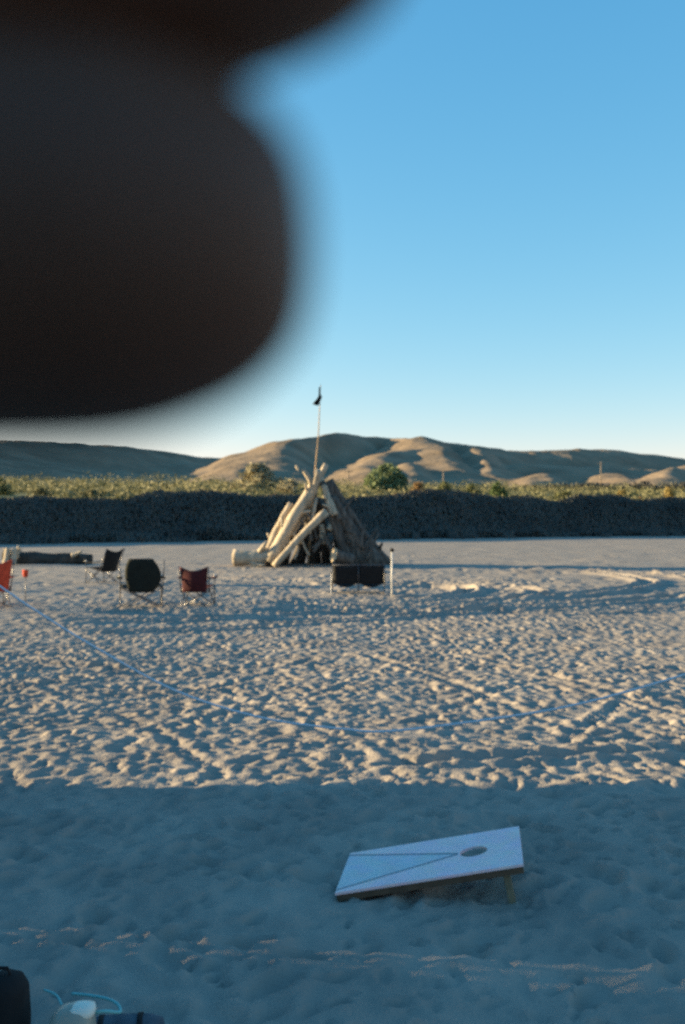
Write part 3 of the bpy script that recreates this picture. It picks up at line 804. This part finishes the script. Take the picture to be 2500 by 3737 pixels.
# ------------------------------------------------------------------ camp gear in the lower left corner
M_bpack = fabric('backpack_cloth', (0.012, 0.012, 0.013))
M_buck = mat('buckle', (0.75, 0.73, 0.68), 0.25)
M_blue = fabric('blue_bag', (0.07, 0.095, 0.12))
M_teal = mat('teal_cord', (0.16, 0.42, 0.42), 0.6)
M_lid = mat('white_lid', (0.74, 0.70, 0.60), 0.35, 0.08, 6)
M_jug = mat('jug_plastic', (0.30, 0.29, 0.24), 0.3, 0.1, 5)
def loft(name, rings, m, parent, n=20):
    """rounded body from rows of (z, half width, half depth, shift x)"""
    bm = bmesh.new(); rr = []
    for z, a, bb, sx in rings:
        rr.append([bm.verts.new((sx + a * math.copysign(abs(math.cos(t)) ** 0.7, math.cos(t)), bb * math.copysign(abs(math.sin(t)) ** 0.7, math.sin(t)), z)) for t in [2 * math.pi * k / n for k in range(n)]])
    for i in range(len(rr) - 1):
        for k in range(n): bm.faces.new((rr[i][k], rr[i][(k + 1) % n], rr[i + 1][(k + 1) % n], rr[i + 1][k]))
    bm.faces.new(rr[0][::-1]); bm.faces.new(rr[-1])
    return bm_obj(name, bm, m, parent, True)
d = 3.62
bp = thing('backpack', 'black backpack with pale buckles in the lower left corner', 'backpack', (X(18, d), d, -0.01))
bp.scale = (.56, .7, .84)
pbd = loft('pack_body', [(0, .13, .10, 0), (.03, .15, .12, 0), (.2, .155, .125, 0), (.33, .14, .11, 0.005), (.38, .10, .08, 0.01), (.40, .04, .04, .01)], M_bpack, bp)
loft('pocket', [(.03, .09, .03, 0), (.05, .11, .045, 0), (.16, .11, .045, 0), (.19, .09, .03, 0)], M_bpack, bp).location = (0, -0.13, 0)
tube('carry_loop', [(-.05, -.02, .385), (-.03, -.03, .43), (.03, -.03, .43), (.05, -.02, .385)], 0.009, M_bpack, bp)
for bx_, bz_, s in ((-.075, .335, .017), (-.03, .345, .014), (-.022, .29, .013), (-.03, .265, .009)):
    bm = bmesh.new(); add_box(bm, (bx_, -.122, bz_), (s * 1.2, .014, s * 1.5), None, 0.004); bm_obj('buckle', bm, M_buck, pbd)
d = 3.55
jg = thing('water_jug', 'grey domed jug with low white cap beside the backpack, bottom left', 'jug', (X(262, d), d, -0.02))
loft('jug_body', [(0, .075, .075, 0), (.02, .085, .085, 0), (.13, .085, .085, 0), (.19, .082, .082, 0), (.225, .074, .074, .004), (.25, .052, .052, .006), (.262, .02, .02, .008)], M_jug, jg, 24)
loft('cap', [(.226, .044, .044, .036), (.240, .048, .048, .037), (.258, .044, .044, .038), (.266, .022, .022, .038)], M_lid, jg, 20)
loft('lid_band', [(.10, .0875, .0875, 0), (.115, .089, .089, 0), (.13, .0875, .0875, 0)], M_lid, jg, 24)
d = 3.78
bb = thing('duffel_bag', 'dark blue duffel bag lying behind the jug at the bottom edge', 'bag', (X(440, d), d, -0.045), R(8))
bb.scale = (.56, .8, .8)
bm = bmesh.new()
add_tube(bm, [(-.30, 0, .10), (-.28, 0, .10), (-.2, 0, .105), (0, 0, .11), (.2, 0, .105), (.28, 0, .10), (.30, 0, .10)], [.03, .085, .108, .112, .106, .085, .03], 20)
for v in bm.verts: v.co.z *= 0.72
bm_obj('bag_body', bm, M_blue, bb, True)
sheet('strap', lambda u, v: Vector((.13 + (u - .5) * .035, math.cos(math.pi * v) * .113, .078 + math.sin(math.pi * v) * .083)), 2, 14, M_bpack, bb, 0.004)
sheet('strap', lambda u, v: Vector((-.13 + (u - .5) * .035, math.cos(math.pi * v) * .113, .078 + math.sin(math.pi * v) * .083)), 2, 14, M_bpack, bb, 0.004)
cd = catmull([P(160, 3612, 3.7), P(205, 3632, 3.66), P(226, 3668, 3.6), P(240, 3690, 3.55)], 8)
tag(tube('cord', cd, 0.0045, M_teal, None, 8), 'short teal cord end running into the jug top', 'cord')
cd = catmull([P(262, 3626, 3.74), P(330, 3633, 3.72), P(390, 3645, 3.7), P(428, 3664, 3.66), P(440, 3690, 3.62), P(425, 3694, 3.60), P(380, 3690, 3.58), P(330, 3700, 3.58)], 8)
tag(tube('cord', cd, 0.006, M_teal, None, 8), 'looped teal cord arching over the blue bag', 'cord')

# ------------------------------------------------------------------ canopies added unseen at the left, shaped to cast the foreground shadow
M_wall = fabric('canopy_wall', (0.16, 0.20, 0.26))
M_roof = fabric('canopy_roof', (0.14, 0.18, 0.25))
def canopy(y0, y1, yfoot, label):
    """added, peaked sun canopy; the wall on the beach side is pulled in at its far foot to set the shadow edge when yfoot is short of y1"""
    t = thing('canopy', label, 'canopy', (-6.5, (y0 + y1) / 2, 0), 0, 'added sun blockers beside the photographer')
    hy = (y1 - y0) / 2
    for sx in (-1.5, 1.5):
        for sy in (-hy, hy):
            bm = bmesh.new(); add_box(bm, (sx * 0.985, sy * 0.985, 1.4), (.035, .035, 2.8)); bm_obj('leg', bm, M_metal, t)
    def wall(u, v):
        far = (yfoot - y0) * (1 - v) + 2 * hy * v
        return Vector((1.5 - .012 * math.sin(u * 24) * (1 - v), -hy + u * far, v * 2.75))
    sheet('side_wall', wall, 40, 8, M_wall, t, 0.005)
    bm = bmesh.new()
    c = [bm.verts.new(p) for p in ((-1.52, -hy, 2.72), (1.52, -hy, 2.72), (1.52, hy, 2.72), (-1.52, hy, 2.72))]
    a = bm.verts.new((0, 0, 3.5))
    for k in range(4): bm.faces.new((c[k], c[(k + 1) % 4], a))
    bmesh.ops.solidify(bm, geom=list(bm.faces), thickness=0.01)
    bm_obj('roof', bm, M_roof, t)
canopy(5.4445, 10.16, 7.25, 'long blue grey canopy with slanted side wall, added unseen at left for its shadow, farthest from the lens')
canopy(1.2, 5.2735, 5.2735, 'blue grey canopy with side wall, added unseen at left for its shadow, beside the lens')
CANB = [o for o in bpy.data.objects if o.name.startswith('canopy') and o.parent is None][-1]
for ya in (5.278, 5.3595):
    bm = bmesh.new(); add_box(bm, (1.5, ya + 0.0385 - (1.2 + 5.2735) / 2, 1.375), (.006, .077, 2.75)); bm_obj('slit_strip', bm, M_wall, CANB)  # added strips; their narrow gaps let faint sun patches through
canopy(-3.0, 1.18, 1.18, 'blue grey canopy with side wall, added unseen at left for its shadow, behind the lens')

# ------------------------------------------------------------------ the photographer: two fingers reach across the lens
M_skin = mat('skin', (0.12, 0.062, 0.042), 0.6, 0.12, 60, 0.0006, 900)
M_shirt = fabric('shirt', (0.05, 0.05, 0.06))
M_jeans = fabric('jeans', (0.04, 0.055, 0.09))
M_hair = mat('hair', (0.02, 0.014, 0.01), 0.6, 0.3, 40, 0.004, 120)
gz0 = hz(0.0, -0.35)
J = {}   # joints: name -> (pos, radius)
def j(n, p, r): J[n] = (Vector(p), r)
zz = gz0
j('pelvis', (0, -.32, zz + .93), .13); j('waist', (0, -.32, zz + 1.08), .125); j('chest', (0, -.32, zz + 1.28), .15); j('collar', (0, -.31, zz + 1.42), .10)
j('neck', (0, -.27, zz + 1.50), .055); j('skull', (0.0, -.215, 1.99), .085); j('crown', (0.0, -.225, 2.08), .06)
for s, nm in ((-1, 'l'), (1, 'r')):
    j('hip' + nm, (s * .10, -.32, zz + .88), .095); j('knee' + nm, (s * .12, -.27, zz + .48), .062); j('ankle' + nm, (s * .13, -.33, zz + .09), .042); j('toe' + nm, (s * .15, -.20, zz + .035), .035)
    j('shoulder' + nm, (s * .19, -.31, zz + 1.40), .062)
j('elbowl', (-.33, -.22, 1.62), .045); j('wristl', (-.115, -.075, 1.945), .029)
j('elbowr', (.33, -.22, 1.62), .045); j('wristr', (.10, -.095, 1.93), .029)
j('palml', (-.092, -.035, 1.985), .026)
j('knl', (-.083, -.006, 2.008), .019)
EDG = [('pelvis', 'waist'), ('waist', 'chest'), ('chest', 'collar'), ('collar', 'neck'), ('neck', 'skull'), ('skull', 'crown'),
       ('collar', 'shoulderl'), ('collar', 'shoulderr'), ('shoulderl', 'elbowl'), ('elbowl', 'wristl'), ('wristl', 'palml'), ('palml', 'knl'),
       ('shoulderr', 'elbowr'), ('elbowr', 'wristr')]
for nm in 'lr': EDG += [('pelvis', 'hip' + nm), ('hip' + nm, 'knee' + nm), ('knee' + nm, 'ankle' + nm), ('ankle' + nm, 'toe' + nm)]
def finger(nm, root, pts):
    prev = root
    for i, (p, r) in enumerate(pts):
        j(nm + str(i), p, r); EDG.append((prev, nm + str(i))); prev = nm + str(i)
FC = 2279.0
def Q(px, py, d): return ((px - 784) / FC * d, d, CAMZ + (1172 - py) / FC * d)
finger('index', 'knl', [((-.074, .010, 2.030), .0115), ((-.050, .040, 2.032), .0100), (Q(-60, -112, .052), .0092), (Q(400, -264, .051), .0089), (Q(1010, -446, .050), .0082)])
finger('middle', 'knl', [((-.075, .012, 2.013), .0115), ((-.052, .044, 2.014), .0102), (Q(20, 562, .053), .0097), (Q(275, 566, .0525), .0094), (Q(470, 556, .0525), .0083), (Q(620, 548, .052), .0064), (Q(728, 545, .052), .0034)])
finger('ring', 'palml', [((-.083, .004, 1.992), .0105), ((-.066, .034, 1.988), .0092), ((-.046, .030, 1.986), .0080), ((-.036, .014, 1.984), .0066)])
finger('little', 'palml', [((-.086, -.004, 1.972), .0095), ((-.070, .018, 1.966), .0080), ((-.052, .015, 1.964), .0070), ((-.042, .002, 1.962), .0058)])
finger('thumb', 'palml', [((-.075, -.055, 2.000), .0125), ((-.050, -.064, 2.012), .0105), ((-.026, -.063, 2.020), .0088)])
j('palmr', (.075, -.050, 1.965), .026); EDG.append(('wristr', 'palmr'))
finger('indexr', 'palmr', [((.070, -.022, 1.985), .010), ((.052, -.002, 1.990), .0088), ((.042, -.006, 1.992), .0074)])
finger('middler', 'palmr', [((.072, -.020, 1.966), .010), ((.054, .0, 1.966), .0088), ((.042, -.004, 1.966), .0074)])
finger('ringr', 'palmr', [((.073, -.022, 1.947), .0095), ((.056, -.002, 1.946), .0082), ((.044, -.006, 1.946), .007)])
finger('littler', 'palmr', [((.075, -.028, 1.930), .0085), ((.060, -.012, 1.927), .0074), ((.048, -.014, 1.926), .006)])
finger('thumbr', 'palmr', [((.062, -.062, 1.985), .012), ((.040, -.064, 1.998), .0095)])
names = list(J)
me = bpy.data.meshes.new('body')
me.from_pydata([J[n][0] for n in names], [(names.index(a), names.index(b_)) for a, b_ in EDG], [])
person = thing('person', 'person behind the lens, two dark blurred fingers covering the upper left', 'person', (0, 0, 0))
body = link(bpy.data.objects.new('body', me), person)
sk = body.modifiers.new('skin', 'SKIN')
for i, n in enumerate(names):
    r = J[n][1] * (1.22 if n[:-1] in ('index', 'middle') else 1.0)
    me.skin_vertices[0].data[i].radius = (r, r)
    me.skin_vertices[0].data[i].use_root = (n == 'pelvis')
sk.branch_smoothing = 0.3
ss = body.modifiers.new('sub', 'SUBSURF'); ss.levels = 2; ss.render_levels = 2
dg = bpy.context.evaluated_depsgraph_get()
nm_ = bpy.data.meshes.new_from_object(body.evaluated_get(dg))
body.modifiers.clear(); body.data = nm_; nm_.name = 'body'
for mm in (M_skin, M_shirt, M_jeans): nm_.materials.append(mm)
for p in nm_.polygons:
    p.use_smooth = True
    c = p.center
    if c.z < gz0 + 0.98: p.material_index = 2
    elif c.z < gz0 + 1.46 and not (abs(c.x) < .2 and c.y > -.14 and c.z > 1.80): p.material_index = 1
    else: p.material_index = 0
    if c.z < gz0 + 0.07: p.material_index = 1
bm = bmesh.new()
bmesh.ops.create_uvsphere(bm, u_segments=20, v_segments=12, radius=0.1)
for v in list(bm.verts):
    if v.co.z < 0.0 and v.co.y > -0.03: bm.verts.remove(v)
for v in bm.verts: v.co = Vector((v.co.x * .95, v.co.y * 1.02, v.co.z * 1.1)) * (1 + random.uniform(-.03, .03)) + Vector((0, -.235, 2.045))
bm_obj('hair', bm, M_hair, person, True)

# the compact camera, held upright; its lens front is just behind the viewpoint
M_camb = mat('camera_black', (0.012, 0.012, 0.013), 0.5)
cb = thing('compact_camera', 'black compact camera held upright at the viewpoint, out of frame', 'camera', (0, 0, CAMZ))
bm = bmesh.new(); add_box(bm, (-0.004, -.033, -.005), (.068, .034, .118), None, .006); bm_obj('camera_body', bm, M_camb, cb, True)
bm = bmesh.new(); add_tube(bm, [(0, -.02, 0), (0, -.006, 0), (0, -.004, 0)], [.024, .024, .021], 28); bm_obj('lens_barrel', bm, M_camb, cb, True)
